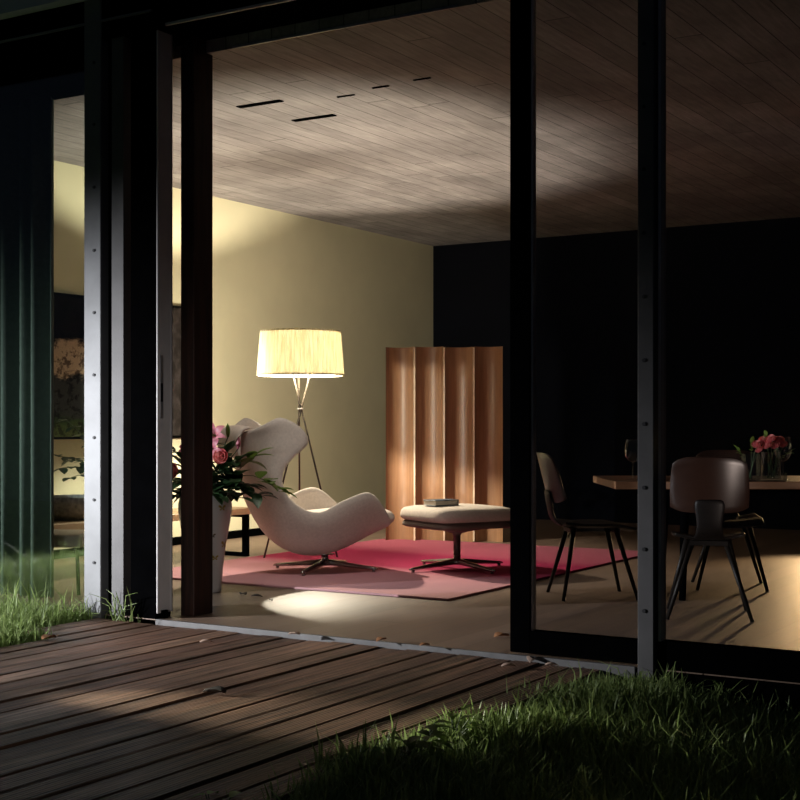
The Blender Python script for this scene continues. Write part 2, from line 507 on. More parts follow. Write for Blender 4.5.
# parked sliding leaf seen on edge
d2 = thing('door_2', 'sliding door leaf parked at the left of the opening, seen on its pale lock edge', 'door', (0, 0, 0), kind='structure')
MB().box(-5.065, -4.888, 0, .122, 0, 3.17).build('stile', m_black, d2)
eg = MB().box(-4.887, -4.876, .004, .118, .03, 3.17, .003, 1).build('lock_edge', m_lock, d2)
eg['label'] = 'pale metal lock edge'
MB().box(-4.876, -4.872, .112, .120, .03, 3.17).build('seal', m_alu, d2)
lk = MB().box(-4.876, -4.873, .020, .045, 1.08, 1.42, .001, 1).build('lock_plate', m_alu, d2)
MB().box(-4.8735, -4.8715, .024, .041, 1.17, 1.27).build('keyhole', m_bolt, lk)
MB().box(-4.876, -4.86, .03, .07, .0, .045).build('floor_guide', m_black, d2)
# wooden post
px0 = cw((180.5-400)*7.40/FPX, 7.40)
tag(MB().box(px0.x, px0.x+.094, px0.y, px0.y+.165, 0, 3.17, .004, 1).build('wooden_post', m_post), 'dark stained square timber post just inside the open doorway', 'post', kind='structure')
# threshold
tag(MB().box(-4.87, -2.15, -.022, .0, -.06, .004, .003, 2).build('trim_11', m_sill), 'bright metal threshold of the open doorway', 'threshold', kind='structure')
tag(MB().box(XW-.3, -4.87, -.0, .01, -.2, -.005).build('trim_12', m_black), 'dark plinth under the left window', 'trim', kind='structure')
tag(MB().box(-2.15, XR, -.02, -.001, -.2, -.005).build('trim_13', m_black), 'dark plinth under the right window', 'trim', kind='structure')
# windows and sliding door
w1 = MB().box(XW, -5.42, .045, .057, .0, 3.06).build('window_1', m_glass)
tag(w1, 'left fixed window in front of the green curtain, mirroring the lawn', 'window', kind='structure')
dr = thing('door_1', 'black framed sliding glass door standing open at the right of the doorway', 'door', (0, 0, 0), kind='structure')
MB().box(-2.762, -2.662, .0, .06, .012, 3.17, .003, 1).build('stile', m_black, dr)
MB().box(-2.662, -2.654, .012, .05, .115, 3.17).build('glazing_bead', m_alu, dr)
MB().box(-2.662, -2.15, .0, .06, .012, .115, .003, 1).build('bottom_rail', m_black, dr)
MB().box(-2.654, -2.15, .026, .034, .115, 3.17).build('pane', m_glass_r, dr)
w2 = MB().box(-2.06, 1.6, .030, .040, .12, 3.17).build('window_2', m_glass_r)
tag(w2, 'right fixed window in front of the dining table', 'window', kind='structure')
MB().box(-2.06, 1.6, .0, .07, .0, .12, .003, 1).build('bottom_rail', m_black, w2)
MB().box(-2.052, -2.040, -.005, .06, .12, 3.17).build('glazing_bead', m_steel2, w2)

# deck of ridged boards running away from the camera
dk = MB()
x = -5.0
k = 0
while x < -2.36:
    w = .142
    dz = random.uniform(-.006, .004); tl = random.uniform(-.012, .012)
    mat = M.Translation((x+w/2, 0, -.018+dz)) @ M.Rotation(tl, 4, 'Y')
    y1 = -.026-random.uniform(0, .01)
    for ya, yb in ((-4.4, y1),):
        dk.box(-w/2+.006, w/2-.006, ya, yb, -.03, 0, .004, 1, mat)
    x += w; k += 1
for j in range(2):
    dk.box(-5.284+j*.142+.006, -5.284+(j+1)*.142-.006, -.60+j*.02, -.03, -.05, -.018, .004, 1)
tag(dk.build('deck', m_deck), 'weathered brown timber deck of ridged boards in front of the doorway', 'deck', kind='structure')


# ------------------------------------------------------------------ ground and grass
def ground_h(x, y):
    z = -.10
    if x > -2.45:                                  # the turf swells along the deck edge and drops towards the camera's right
        t = (x+2.45)
        z += .055*math.exp(-((t-.25)/.25)**2)*min(1, max(0, (-y-.2)/.6)) - .12*min(1, max(0, t-.5))
        z += .02*sin(x*5.1+y*3.3)+.015*sin(y*7.7-x*2.2)
    return z


gb = MB()
rows = []
NX, NY = 90, 60
for j in range(NY+1):
    y = -9+(9-.02)*j/NY
    rows.append([(-16+20*i/NX, y, ground_h(-16+20*i/NX, y)-.02) for i in range(NX+1)])
gb.grid(rows)
tag(gb.build('ground', m_soil, smooth=True), 'dark soil and turf of the garden under the grass', 'ground', kind='structure')


def grass(name, label, area, n, hmin, hmax, wid=.0035, seed=1, keep=None):
    rnd = random.Random(seed)
    vs, fs = [], []
    x0, x1, y0, y1 = area
    c = 0
    while c < n:
        x, y = rnd.uniform(x0, x1), rnd.uniform(y0, y1)
        if keep is not None and rnd.random() > keep(x, y): continue
        c += 1
        h = rnd.uniform(hmin, hmax)*(1+.6*(rnd.random() < .06))
        a = rnd.uniform(0, 2*pi); lean = rnd.uniform(.05, .75)*h; ca, sa = cos(a), sin(a)
        w = wid*rnd.uniform(.7, 1.5); b2 = a+pi/2+rnd.uniform(-.5, .5); wx, wy = cos(b2)*w, sin(b2)*w
        z = ground_h(x, y)-.02
        i = len(vs)
        mx, my, mz = x+ca*lean*.35, y+sa*lean*.35, z+h*.62
        tx, ty, tz = x+ca*lean, y+sa*lean, z+h*rnd.uniform(.82, 1.0)
        vs += [(x-wx, y-wy, z), (x+wx, y+wy, z), (mx-wx*.8, my-wy*.8, mz), (mx+wx*.8, my+wy*.8, mz), (tx, ty, tz)]
        fs += [(i, i+1, i+3, i+2), (i+2, i+3, i+4)]
    me = bpy.data.meshes.new(name); me.from_pydata(vs, [], fs); me.materials.append(m_grass)
    o = bpy.data.objects.new(name, me); COL.objects.link(o)
    return tag(o, label, 'grass', kind='stuff')


def keep_left(x, y):
    if x > -5.31 and y > -.62: return .0 if y < -.05 else .25
    if x > -5.02: return 0
    return 1


grass('lawn_grass', 'bright floodlit grass along the left window and beside the deck', (-7.6, -4.98, -2.2, -.01), 30000, .09, .23, .004, 3, keep_left)
grass('lawn_grass', 'sparser grass farther out on the left lawn', (-12.5, -5.02, -6.0, -2.48), 14000, .07, .15, .007, 4, lambda x, y: 1)


def keep_right(x, y):
    e = -2.36+.10*sin(y*4.2)+.05*sin(y*11)
    if x < e: return .0
    if y > -.12 and x < -2.15: return .15
    return 1


grass('lawn_grass', 'dark tufted grass swelling along the right edge of the deck', (-2.62, -.55, -3.3, -.04), 34000, .05, .125, .004, 5, keep_right)


# broad-leaved weeds along the deck edge, loose long blades by the columns
def leaf_pts(mb, base, dirv, length, width, droop=.25, up=V((0, 0, 1)), fold=.25, n=4):
    d = V(dirv).normalized(); side = d.cross(up)
    side = side.normalized() if side.length > 1e-4 else V((1, 0, 0))
    nrm = side.cross(d).normalized()
    rows = []
    for i in range(n+1):
        t = i/n
        w = width*.5*(sin(pi*min(1, t*.92+.06))**.8)
        if i == n: w = width*.02
        c = V(base)+d*length*t-nrm*droop*length*t*t
        rows.append([c-side*w+nrm*fold*w, c, c+side*w+nrm*fold*w])
    mb.grid(rows)


def weed(loc, n, size, label, seed):
    rnd = random.Random(seed)
    o = thing('weed_plant', label, 'weed', loc, 0, 'weeds along the deck edge')
    st = MB(); lf = MB()
    for i in range(n):
        a = rnd.uniform(0, 2*pi); h = size*rnd.uniform(.5, 1.1); e = V((cos(a)*size*.5, sin(a)*size*.5, h))
        st.tube([(0, 0, 0), (e.x*.4, e.y*.4, h*.6), e], .002, 5)
        for q in range(2):
            b2 = a+rnd.uniform(-1, 1)
            leaf_pts(lf, e*(1-.25*q), (cos(b2), sin(b2), rnd.uniform(-.1, .5)), size*rnd.uniform(.35, .6), size*rnd.uniform(.25, .4), .3)
    st.build('stem', m_stem, o); lf.build('foliage', m_leaf2, o, smooth=True)
    return o


for i, (px, py, n, s, lb) in enumerate(((214, 805, 7, .10, 'small broad-leaved weed at the bottom edge of the deck'),
                                        (415, 766, 14, .13, 'bushy leafy weed at the corner where the deck meets the grass'),
                                        (455, 742, 10, .11, 'leafy weed in the lit grass right of the bushy one'),
                                        (560, 700, 8, .09, 'small leafy weed on the grassy rise below the sliding door'))):
    d = FPX*(EYE.z+.03)/(py-HOR)
    p = spot(px, py, d)
    weed((p.x, p.y, ground_h(p.x, p.y)-.01), n, s, lb, 20+i)
for i, (x, y, lb) in enumerate(((-5.10, -.05, 'wispy tuft of long grass blades between the steel columns'),
                                (-5.33, -.06, 'curled dry grass stalks at the foot of the pale bolted column'),
                                (-2.12, -.12, 'long thin grass tuft at the foot of the narrow bolted column'),
                                (-1.72, -.12, 'long thin grass tuft below the right window'))):
    rnd = random.Random(50+i)
    mb = MB()
    for q in range(14 if i < 2 else 11):
        a = rnd.uniform(0, 2*pi); h = rnd.uniform(.10, .24)*(1 if i < 2 else .65); l = rnd.uniform(.04, .16)
        mb.tube([(rnd.uniform(-.06, .06), rnd.uniform(-.02, .02), 0), (cos(a)*l*.5, sin(a)*l*.25-.02, h*.8), (cos(a)*l*1.2, sin(a)*l*.6-.03, h*rnd.uniform(.7, 1))], [.003, .0025, .0006], 4)
    o = mb.build('grass_tuft', m_grass, None, loc=(x, y, -.11 if i else -.05)); tag(o, lb, 'grass tuft', 'grass tufts along the house front')

# fallen leaves
FL = [(49, 639, m_leafdry, .10, 'orange fallen leaf on the left corner of the deck', -.012),
      (214, 693, m_leafdark, .11, 'dark curled dead leaf in the middle of the deck', -.012),
      (207, 643, m_leafpale, .07, 'small pale dry leaf on the deck near the wooden post', -.012),
      (294, 635, m_leafpale, .07, 'whitish dry leaf lying against the left half of the threshold', .014),
      (381, 641, m_leafdry, .07, 'brown curled leaf standing on the threshold', .014),
      (425, 646, m_leafdry, .06, 'light brown leaf on the threshold right of the curled one', .014),
      (532, 661, m_leafpale, .09, 'pinkish dry leaf in front of the sliding door', -.012),
      (509, 667, m_leafpale, .07, 'pale dry leaf on the deck left of the pinkish leaf', -.012),
      (503, 656, m_leafpale, .06, 'pale dry leaf lying near the foot of the door stile', -.012),
      (552, 666, m_leafpale, .06, 'pale dry leaf right of the pinkish leaf by the grass', -.012),
      (502, 637, m_leafdry, .10, 'yellowish curled leaf on the plank floor inside the door', .002),
      (257, 597, m_leafdark, .07, 'dark fallen petal on the floor between vase and light patch', .002),
      (243, 595, m_leafdark, .08, 'dark fallen petal on the floor right beside the vase', .002),
      (271, 601, m_leafdark, .04, 'tiny dark crumb on the bright floor patch', .002)]
for i, (px, py, m, s, lb, z) in enumerate(FL):
    d = FPX*(EYE.z-z)/(py-HOR); p = spot(px, py, d)
    mb = MB(); rnd = random.Random(80+i); a = rnd.uniform(0, 2*pi)
    leaf_pts(mb, V((-cos(a)*s/2, -sin(a)*s/2, .012)), (cos(a), sin(a), .12), s, s*.55, .18, fold=.55)
    o = mb.build('fallen_leaf', m, None, True, loc=(p.x, p.y, z-.006), solid=.0015); tag(o, lb, 'leaf', 'fallen leaves and petals')

# ------------------------------------------------------------------ rug
rx1, ry0 = -3.90, 1.46
tag(MB().box(-7.0+XW*0, 0, 0, 3.45, 0, .014, .004, 2).build('rug', m_rug, loc=(rx1+0, ry0, .001)), 'large rose and crimson rug under the armchair and ottoman', 'rug')
bpy.data.objects['rug'].data.transform(M.Diagonal((2.55/7.0, 1, 1, 1)))
RZ = .0155


# ------------------------------------------------------------------ armchair and ottoman
def star(parent, a0, rad, hub_h, m):
    MB().lathe([(.045, .035), (.05, .045), (.05, .062), (.026, .075), (.026, hub_h), (.07, hub_h+.01)], 24).build('swivel_post', m, parent, True)
    for k in range(4):
        a = a0+k*pi/2
        mb = MB(); rows = []
        for t in (0, .25, .5, .75, .93, 1):
            r = .03+(rad-.03)*t; w = .026*(1-t)+.015*t; zc = .056*(1-t)+.022*t; hh = .020*(1-t)+.009*t
            if t == 1: w *= .7; hh *= .6
            rows.append([V((r, y, z)) for y, z in ((-w, zc-hh*.3), (-w*.5, zc+hh), (w*.5, zc+hh), (w, zc-hh*.3), (w*.5, zc-hh), (-w*.5, zc-hh))])
        mb.grid(rows, True)
        mb.bm.faces.new([v for v in list(mb.bm.verts)[-6:]])
        mb.lathe([(.012, 0), (.012, .016)], 10, rad-.03, 0)
        lg = mb.build('leg', m, parent, True); lg.rotation_euler.z = a


# ---- armchair: local x forward, y left
ang_fwd = YAW+R(30)
ch = cw((325-400)*9.54/FPX, 9.54)
arm = thing('lounge_armchair', 'oatmeal wool wing armchair with swooping arms on the rose rug', 'armchair', (ch.x, ch.y, RZ), ang_fwd)
ST = [((.37, .305), (-.40, .91), .335, .05), ((.31, .268), (-.22, .97), .355, .21), ((.20, .215), (-.08, .99), .385, .345),
      ((.09, .165), (.02, 1.0), .405, .415), ((-.04, .130), (.10, .99), .41, .42), ((-.17, .127), (.20, .97), .40, .395),
      ((-.29, .165), (.42, .90), .375, .345), ((-.39, .245), (.70, .71), .345, .26), ((-.475, .36), (.88, .47), .315, .18),
      ((-.53, .50), (.95, .31), .30, .105), ((-.58, .62), (.975, .22), .285, .095), ((-.62, .735), (.98, .18), .28, .18),
      ((-.65, .82), (.99, .12), .30, .33), ((-.665, .885), (.998, .06), .305, .395), ((-.675, .935), (.99, .12), .295, .385), ((-.68, .965), (.96, .28), .28, .31), ((-.675, .975), (.85, .53), .265, .22)]
rows = []
NA = 16
for (f, z), nv, w, d in ST:
    n2 = V((nv[0], nv[1])).normalized(); row = []
    for k in range(NA+1):
        a = -1+2*k/NA; g = a*pi/2
        y = w*math.copysign(abs(sin(g))**.92, a); dd = d*(1-abs(cos(g))**.85)
        y += .02*a*abs(a)**3*min(1, d/.3)
        row.append((f+n2.x*dd, y, z+n2.y*dd))
    rows.append(row)
sh = MB(); sh.grid(rows)
sh.build('shell', m_fabric, arm, True, solid=.045, offset=0, subsurf=1)


def pad(path, w, thick, m, name, parent, crown=.02):
    """soft cushion following a side-view path of (x, z, nx, nz)"""
    mb = MB(); rows = []
    n = len(path)
    for i, (x, z, nx, nz, ws) in enumerate(path):
        t = i/(n-1); e = (1-abs(2*t-1)**4)**.5 if 0 < i < n-1 else .12
        nn = V((nx, nz)).normalized(); ring = []
        for k in range(20):
            a = 2*pi*k/20
            cy = math.copysign(abs(cos(a))**.42, cos(a)); cz = math.copysign(abs(sin(a))**.62, sin(a))
            h = thick*.5*e*cz+(crown*(1-cy*cy)*e if cz > 0 else 0)
            ring.append((x+nn.x*(h+thick*.5), w*ws*cy, z+nn.y*(h+thick*.5)))
        rows.append(ring)
    mb.grid(rows, True)
    bm = mb.bm; vs = list(bm.verts)
    bm.verts.ensure_lookup_table()
    bm.faces.new(vs[:20][::-1]); bm.faces.new(vs[-20:])
    return mb.build(name, m, parent, True, subsurf=1)


pad([(-.40, .27, .2, .98, .8), (-.36, .27, .2, .98, .86), (-.2, .275, .05, 1, .9), (0, .285, 0, 1, .88), (.2, .295, -.05, 1, .88), (.35, .31, -.1, 1, .9), (.395, .315, -.1, 1, .88), (.415, .32, -.1, 1, .85)],
    .36, .125, m_fabric2, 'seat_cushion', arm)
pad([(-.42, .40, .9, .3, .8), (-.46, .47, .95, .3, .9), (-.50, .58, .97, .22, .86), (-.545, .72, .98, .18, .84), (-.57, .82, .98, .16, .8), (-.58, .86, .98, .16, .75)],
    .34, .07, m_fabric2, 'back_cushion', arm)
# neck pillow slung over the top of the back
pl = pad([(-.70, .80, -1, .05, .96), (-.705, .815, -1, .05, 1), (-.71, .88, -1, .05, 1), (-.71, .945, -1, .1, 1), (-.70, .975, -.8, .6, 1), (-.665, .992, -.1, 1, 1), (-.63, .98, .5, .8, .98)],
         .175, .045, m_fabric2, 'neck_pillow', arm, .004)
star(arm, R(160)-R(30), .40, .105, m_chrome)

oc = cw((457-400)*9.60/FPX, 9.60)
ott = thing('ottoman', 'square oatmeal wool footstool on a four-star chrome base', 'ottoman', (oc.x, oc.y, RZ), ang_fwd)


def cushion(name, parent, m, sx, sy, z0, z1, crown, r=.06, ex=.3):
    mb = MB(); rows = []
    prof = [(0, 0), (.8, 0), (.94, .03), (1.0, .2), (1.0, .45), (.985, .72), (.93, .9), (.80, .98), (.5, 1), (0, 1)]
    for rr, t in prof:
        ring = []
        for k in range(40):
            a = 2*pi*k/40
            x = sx*rr*math.copysign(abs(cos(a))**ex, cos(a)); y = sy*rr*math.copysign(abs(sin(a))**ex, sin(a))
            z = z0+(z1-z0)*t+(crown*(1-rr*rr) if t > .85 else 0)
            ring.append((x, y, z))
        rows.append(ring)
    mb.grid(rows[1:-1], True)
    vs = list(mb.bm.verts)
    mb.bm.faces.new(vs[:40][::-1]); mb.bm.faces.new(vs[-40:])
    return mb.build(name, m, parent, True)


cushion('cushion', ott, m_fabric2, .33, .32, .350, .445, .014)
cushion('under_shell', ott, m_under, .318, .308, .300, .358, 0)
MB().lathe([(.20, .30), (.17, .285), (.08, .27), (.035, .255), (.026, .24), (.026, .1)], 24).build('column_collar', m_under, ott, True)
star(ott, R(36)-R(30), .42, .255, m_chrome)

bp = cw((441-400)*9.52/FPX, 9.54)
bk = thing('book', 'thick hardback book lying on the footstool', 'book', (bp.x, bp.y, RZ+.457), YAW+R(36))
MB().box(-.10, .10, -.068, .068, .006, .036, .001, 1).build('pages', m_book_pages, bk)
cv = MB().box(-.104, .104, -.072, .072, .0, .006, .001, 1)
cv.box(-.104, .104, -.072, .072, .036, .042, .001, 1); cv.box(.098, .104, -.072, .072, .004, .038)
cv.build('cover', m_book_cover, bk)

# ------------------------------------------------------------------ floor lamp
LP = cw((300.5-400)*10.6/FPX, 10.6)
lamp = thing('floor_lamp', 'tripod floor lamp with wide pleated cream shade behind the armchair', 'floor lamp', (LP.x, LP.y, 0), YAW)
ZT, ZB, RT, RB = 1.782, 1.43, .308, .335
sd = MB()
prof = []
for i in range(7):
    t = i/6; prof.append((RB+(RT-RB)*t, ZB+(ZT-ZB)*t))
sd.lathe(prof+[(r-.004, z) for r, z in prof[::-1]], 112, pleat=.010, closed=True)
sh_o = sd.build('lamp_shade', m_shade, lamp)
MB().lathe([(RT+.009, ZT-.012), (RT+.010, ZT+.002), (RT-.006, ZT+.002), (RT-.006, ZT-.012)], 64, closed=True).build('top_band', m_shade, sh_o, True)
MB().lathe([(RB+.009, ZB-.002), (RB+.010, ZB+.012), (RB-.006, ZB+.012), (RB-.006, ZB-.002)], 64, closed=True).build('bottom_band', m_shade, sh_o, True)
zx = 1.17
for k, a in enumerate((R(215), R(335), R(95))):
    f = V((cos(a)*.33, sin(a)*.33, 0)); o1 = V((cos(a+pi/2)*.012, sin(a+pi/2)*.012, zx))
    top = o1+(o1-f)*((1.45-zx)/zx)
    lg = MB().tube([f+V((0, 0, .004)), o1, top], .0075, 10).build('leg', m_bronze, lamp, True)
    MB().tube([f, f+V((0, 0, .012))], .012, 12).build('foot', m_black, lg, True)
MB().lathe([(.03, zx-.005), (.03, zx+.005), (.022, zx+.005), (.022, zx-.005)], 20, closed=True).build('crossing_ring', m_alu, lamp, True)
hd = MB().lathe([(.065, 1.445), (.075, 1.448), (.075, 1.456), (.065, 1.458)], 24, closed=True)
hd.tube([(-.07, 0, 1.452), (.07, 0, 1.452)], .006); hd.lathe([(.018, 1.44), (.02, 1.50), (.016, 1.53)], 16)
for a in (R(30), R(150), R(270)): hd.tube([(.06*cos(a), .06*sin(a), 1.452), ((RB-.004)*cos(a), (RB-.004)*sin(a), 1.455)], .003, 6)
hd.build('shade_holder', m_alu, lamp, True)
MB().lathe([(.001, 1.53), (.014, 1.532), (.022, 1.55), (.034, 1.585), (.036, 1.605), (.030, 1.63), (.016, 1.645), (.001, 1.648)], 20).build('bulb', m_gware, lamp, True)
LAMP_W = 440
lb_ = light('floor_lamp_light', 'POINT', LP+V((0, 0, 1.60)), LAMP_W, (1, .88, .68), size=.028)
# an upright bulb throws most of its light sideways, little along its axis
lb_.data.use_nodes = True
nt = lb_.data.node_tree; em = nt.nodes['Emission']
tcn = nt.nodes.new('ShaderNodeTexCoord'); sxn = nt.nodes.new('ShaderNodeSeparateXYZ'); nt.links.new(tcn.outputs['Normal'], sxn.inputs[0])
pw_ = nt.nodes.new('ShaderNodeMath'); pw_.operation = 'MULTIPLY'; nt.links.new(sxn.outputs[2], pw_.inputs[0]); nt.links.new(sxn.outputs[2], pw_.inputs[1])
sb_ = nt.nodes.new('ShaderNodeMath'); sb_.operation = 'SUBTRACT'; sb_.inputs[0].default_value = 1.12; nt.links.new(pw_.outputs[0], sb_.inputs[1])
nt.links.new(sb_.outputs[0], em.inputs['Strength'])

# ------------------------------------------------------------------ folding screen
S0, S1 = cw((385-400)*11.98/FPX, 11.98), cw((503.5-400)*11.93/FPX, 11.93)
ax = (S1-S0); ang = math.atan2(ax.y, ax.x); W = ax.length
fs_ = thing('folding_screen', 'tall rippled ash plywood folding screen in front of the dark back wall', 'folding screen', (S0.x, S0.y, 0), ang)
NP = 4; pw = W/NP
for i in range(NP):
    mb = MB(); front = []; back = []
    for k in range(25):
        t = (1-cos(pi*k/24))/2; xx = i*pw+.007+(pw-.014)*t
        yy = .115*(sin(pi*t)**.6) if 0 < t < 1 else 0
        front.append((xx, yy-.006)); back.append((xx, yy+.006))
    mb.slab(front+back[::-1], .0, 1.735+.004*(i % 2))
    mb.build('panel', m_ply, fs_)
for i in range(NP-1):
    MB().box((i+1)*pw-.0075, (i+1)*pw+.0065, -.010, -.001, .01, 1.73).build('hinge', m_plyedge, fs_)

# ------------------------------------------------------------------ bench with basket and plant, stool, painting
bx0, bx1, by0, by1 = -7.05, -6.57, .75, 3.05
bn = thing('low_bench', 'long low oak bench with black sled legs along the cream wall', 'bench', ((bx0+bx1)/2, (by0+by1)/2, 0))
hx, hy = (bx1-bx0)/2, (by1-by0)/2
MB().box(-hx, hx, -hy, hy, .335, .385, .003, 1).build('seat_board', m_bench, bn)
for s in (-1, 1):
    yc = s*(hy-.06); mb = MB()
    mb.box(-hx+.01, -hx+.055, yc-.02, yc+.02, 0, .335); mb.box(hx-.055, hx-.01, yc-.02, yc+.02, 0, .335)
    mb.box(-hx+.055, hx-.055, yc-.02, yc+.02, 0, .03); mb.box(-hx+.055, hx-.055, yc-.02, yc+.02, .31, .335)
    mb.build('sled_leg', m_black, bn)
pk = MB().lathe([(.16, 0), (.22, .05), (.245, .12), (.235, .16), (.225, .16), (.23, .12), (.20, .05), (.001, .03)], 30)
tag(pk.build('wicker_basket', m_path, None, True, loc=(-6.83, 1.35, .386)), 'round grey wicker basket on the left of the oak bench', 'basket')

stl = thing('low_stool', 'beige leather stool with slim black legs near the left window', 'stool', (-6.22, .64, 0), R(20))
MB().box(-.21, .21, -.21, .21, .29, .37, .02, 3).build('seat', m_beige, stl)
for sx in (-1, 1):
    for sy in (-1, 1):
        MB().tube([(sx*.17, sy*.17, .29), (sx*.19, sy*.19, 0)], .012, 8).build('leg', m_black, stl)

pa = thing('painting', 'wide dark landscape painting on the cream wall left of the lamp', 'painting', (XW+.02, .9, .95))
MB().box(-.018, .018, 0, 2.95, 0, 1.10).build('canvas', m_paint, pa)
fr = MB()
fr.box(-.02, .024, -.02, 0, -.02, 1.12); fr.box(-.02, .024, 2.95, 2.97, -.02, 1.12); fr.box(-.02, .024, 0, 2.95, 1.10, 1.12); fr.box(-.02, .024, 0, 2.95, -.02, 0)
fr.build('frame', m_black, pa)


# leafy things
def curve(p0, p1, sag, n=6):
    p0, p1 = V(p0), V(p1)
    return [p0.lerp(p1, i/n)+V((0, 0, sag*sin(pi*i/n))) for i in range(n+1)]


def branch(name, base, tip, nleaf, ll, lw, label, cat, group, seed, mat, sag=.05, at0=.45, stem_r=.0035):
    """stem from inside the vase to its tip, leaves along the upper part"""
    rnd = random.Random(seed)
    base, tip = V(base), V(tip)
    o = thing(name, label, cat, base, 0, group)
    pts = curve((0, 0, 0), tip-base, sag, 8)
    MB().tube(pts, [stem_r*(1-.6*i/8) for i in range(9)], 6).build('stem', m_stem, o, True)
    lf = MB()
    d = (tip-base).normalized()
    for i in range(nleaf):
        t = at0+(1-at0)*i/max(1, nleaf-1); q = t*8; k = min(7, int(q)); p = pts[k].lerp(pts[k+1], q-k)
        a = rnd.uniform(0, 2*pi); s = V((cos(a), sin(a), rnd.uniform(-.5, .7)))
        if i == nleaf-1: s = d+V((0, 0, -.2))
        leaf_pts(lf, p, s.normalized()+d*.5, ll*rnd.uniform(.75, 1.2), lw*rnd.uniform(.8, 1.2), rnd.uniform(.1, .45), fold=.25, n=5)
    lf.build('foliage', mat, o, True)
    return o


def blossom(name, base, head, facing, kind, rad, label, cat, group, seed, mat):
    rnd = random.Random(seed)
    base, head = V(base), V(head)
    o = thing(name, label, cat, base, 0, group)
    MB().tube(curve((0, 0, 0), head-base, .03, 8), .003, 6).build('stem', m_stem, o, True)
    ax = V(facing).normalized(); u = ax.orthogonal().normalized(); v = ax.cross(u); h = head-base
    pt = MB()
    if kind == 'lily':
        for k in range(6):
            a = 2*pi*k/6+rnd.uniform(-.15, .15); out = u*cos(a)+v*sin(a)
            side = ax.cross(out).normalized(); rows = []
            for i in range(7):
                t = i/6; w = rad*.30*(sin(pi*min(1, .08+t*.9))**.8)*(1 if k % 2 else .75)
                c = h+ax*rad*(.75*sin(t*1.6)-.35*t*t*t)+out*rad*(t**1.3)
                rows.append([c-side*w+ax*w*.3, c, c+side*w+ax*w*.3])
            pt.grid(rows)
        pt.build('petals', mat, o, True)
        sm = MB()
        for k in range(5):
            a = 2*pi*k/5; e = h+ax*rad*.9+(u*cos(a)+v*sin(a))*rad*.25
            sm.tube([h+ax*rad*.1, e], .0015, 4)
        sm.build('stamens', m_leaf2, o)
    elif kind == 'bud':
        rows = []
        for i in range(8):
            t = i/7; r = rad*.33*sin(pi*min(1, .1+t*.88))**.8
            rows.append([h+ax*rad*1.9*t+(u*cos(2*pi*k/8)+v*sin(2*pi*k/8))*r for k in range(8)])
        pt.grid(rows, True); pt.build('bud', mat, o, True)
    else:
        for ring, (nn, rr, op) in enumerate(((3, .30, .15), (4, .55, .4), (5, .85, .8), (6, 1.0, 1.25))):
            for k in range(nn):
                a = 2*pi*(k+.5*ring)/nn+rnd.uniform(-.2, .2); out = u*cos(a)+v*sin(a); side = ax.cross(out)
                rows = []
                for i in range(5):
                    t = i/4; w = rad*rr*.75*sin(pi*min(1, .12+t*.72))
                    c = h+out*rad*rr*(.35+.65*sin(t*pi/2)*op*.8)+ax*rad*(t*(1.05-.3*op))
                    rows.append([c+side*(-w)-out*w*.25, c+out*w*.1, c+side*w-out*w*.25])
                pt.grid(rows)
        pt.build('petals', mat, o, True)
    return o


# ------------------------------------------------------------------ white vase and its bouquet
VD = 8.42
vp = cw((205-400)*VD/FPX, VD)
vs_ = MB()
vs_.lathe([(.095, 0), (.104, .012), (.103, .03), (.112, .15), (.128, .28), (.150, .40), (.166, .50), (.168, .55), (.155, .60), (.115, .64), (.078, .66), (.072, .69), (.088, .715),
           (.080, .715), (.062, .69), (.066, .66), (.10, .635), (.14, .59), (.15, .54), (.09, .15), (.08, .03), (.001, .02)], 48)
mot = [(.30, -.35, 1, .030), (.50, -.05, 2, .016), (.44, .12, 2, .018), (.19, .02, 2, .014), (.06, -.15, 2, .014), (.53, -.75, 1, .026), (.36, -1.1, 2, .018), (.22, -.9, 1, .022)]


def rad_at(z):
    pr = [(.103, .03), (.112, .15), (.128, .28), (.150, .40), (.166, .50), (.168, .55)]
    for (r0, z0), (r1, z1) in zip(pr, pr[1:]):
        if z <= z1: return r0+(r1-r0)*(z-z0)/(z1-z0)
    return .168


for z, da, mi, s in mot:                           # little butterflies painted on the glaze
    a0 = YAW+da; vs_.mi = mi
    for sg in (-1, 1):
        for up, sc in ((1, 1), (-1, .7)):
            pts = [(0, 0), (.35, .8), (1, 1.0), (1.1, .45), (.5, .05)]
            f = []
            for u_, w_ in pts:
                zz = z+up*w_*s*.8*sc; aa = a0+sg*u_*s*sc/rad_at(z); rr = rad_at(zz)+.0012
                f.append(vs_.bm.verts.new((rr*cos(aa), rr*sin(aa), zz)))
            q = vs_.bm.faces.new(f); q.material_index = mi
vase = vs_.build('floor_vase', [m_vase, m_motif_y, m_motif_b], None, True, loc=(vp.x, vp.y, 0))
tag(vase, 'tall white porcelain vase with butterfly motifs beside the timber post', 'vase')
nk = V((vp.x, vp.y, .55))


def at(px, py, dd=0): return spot(px, py, VD+dd)


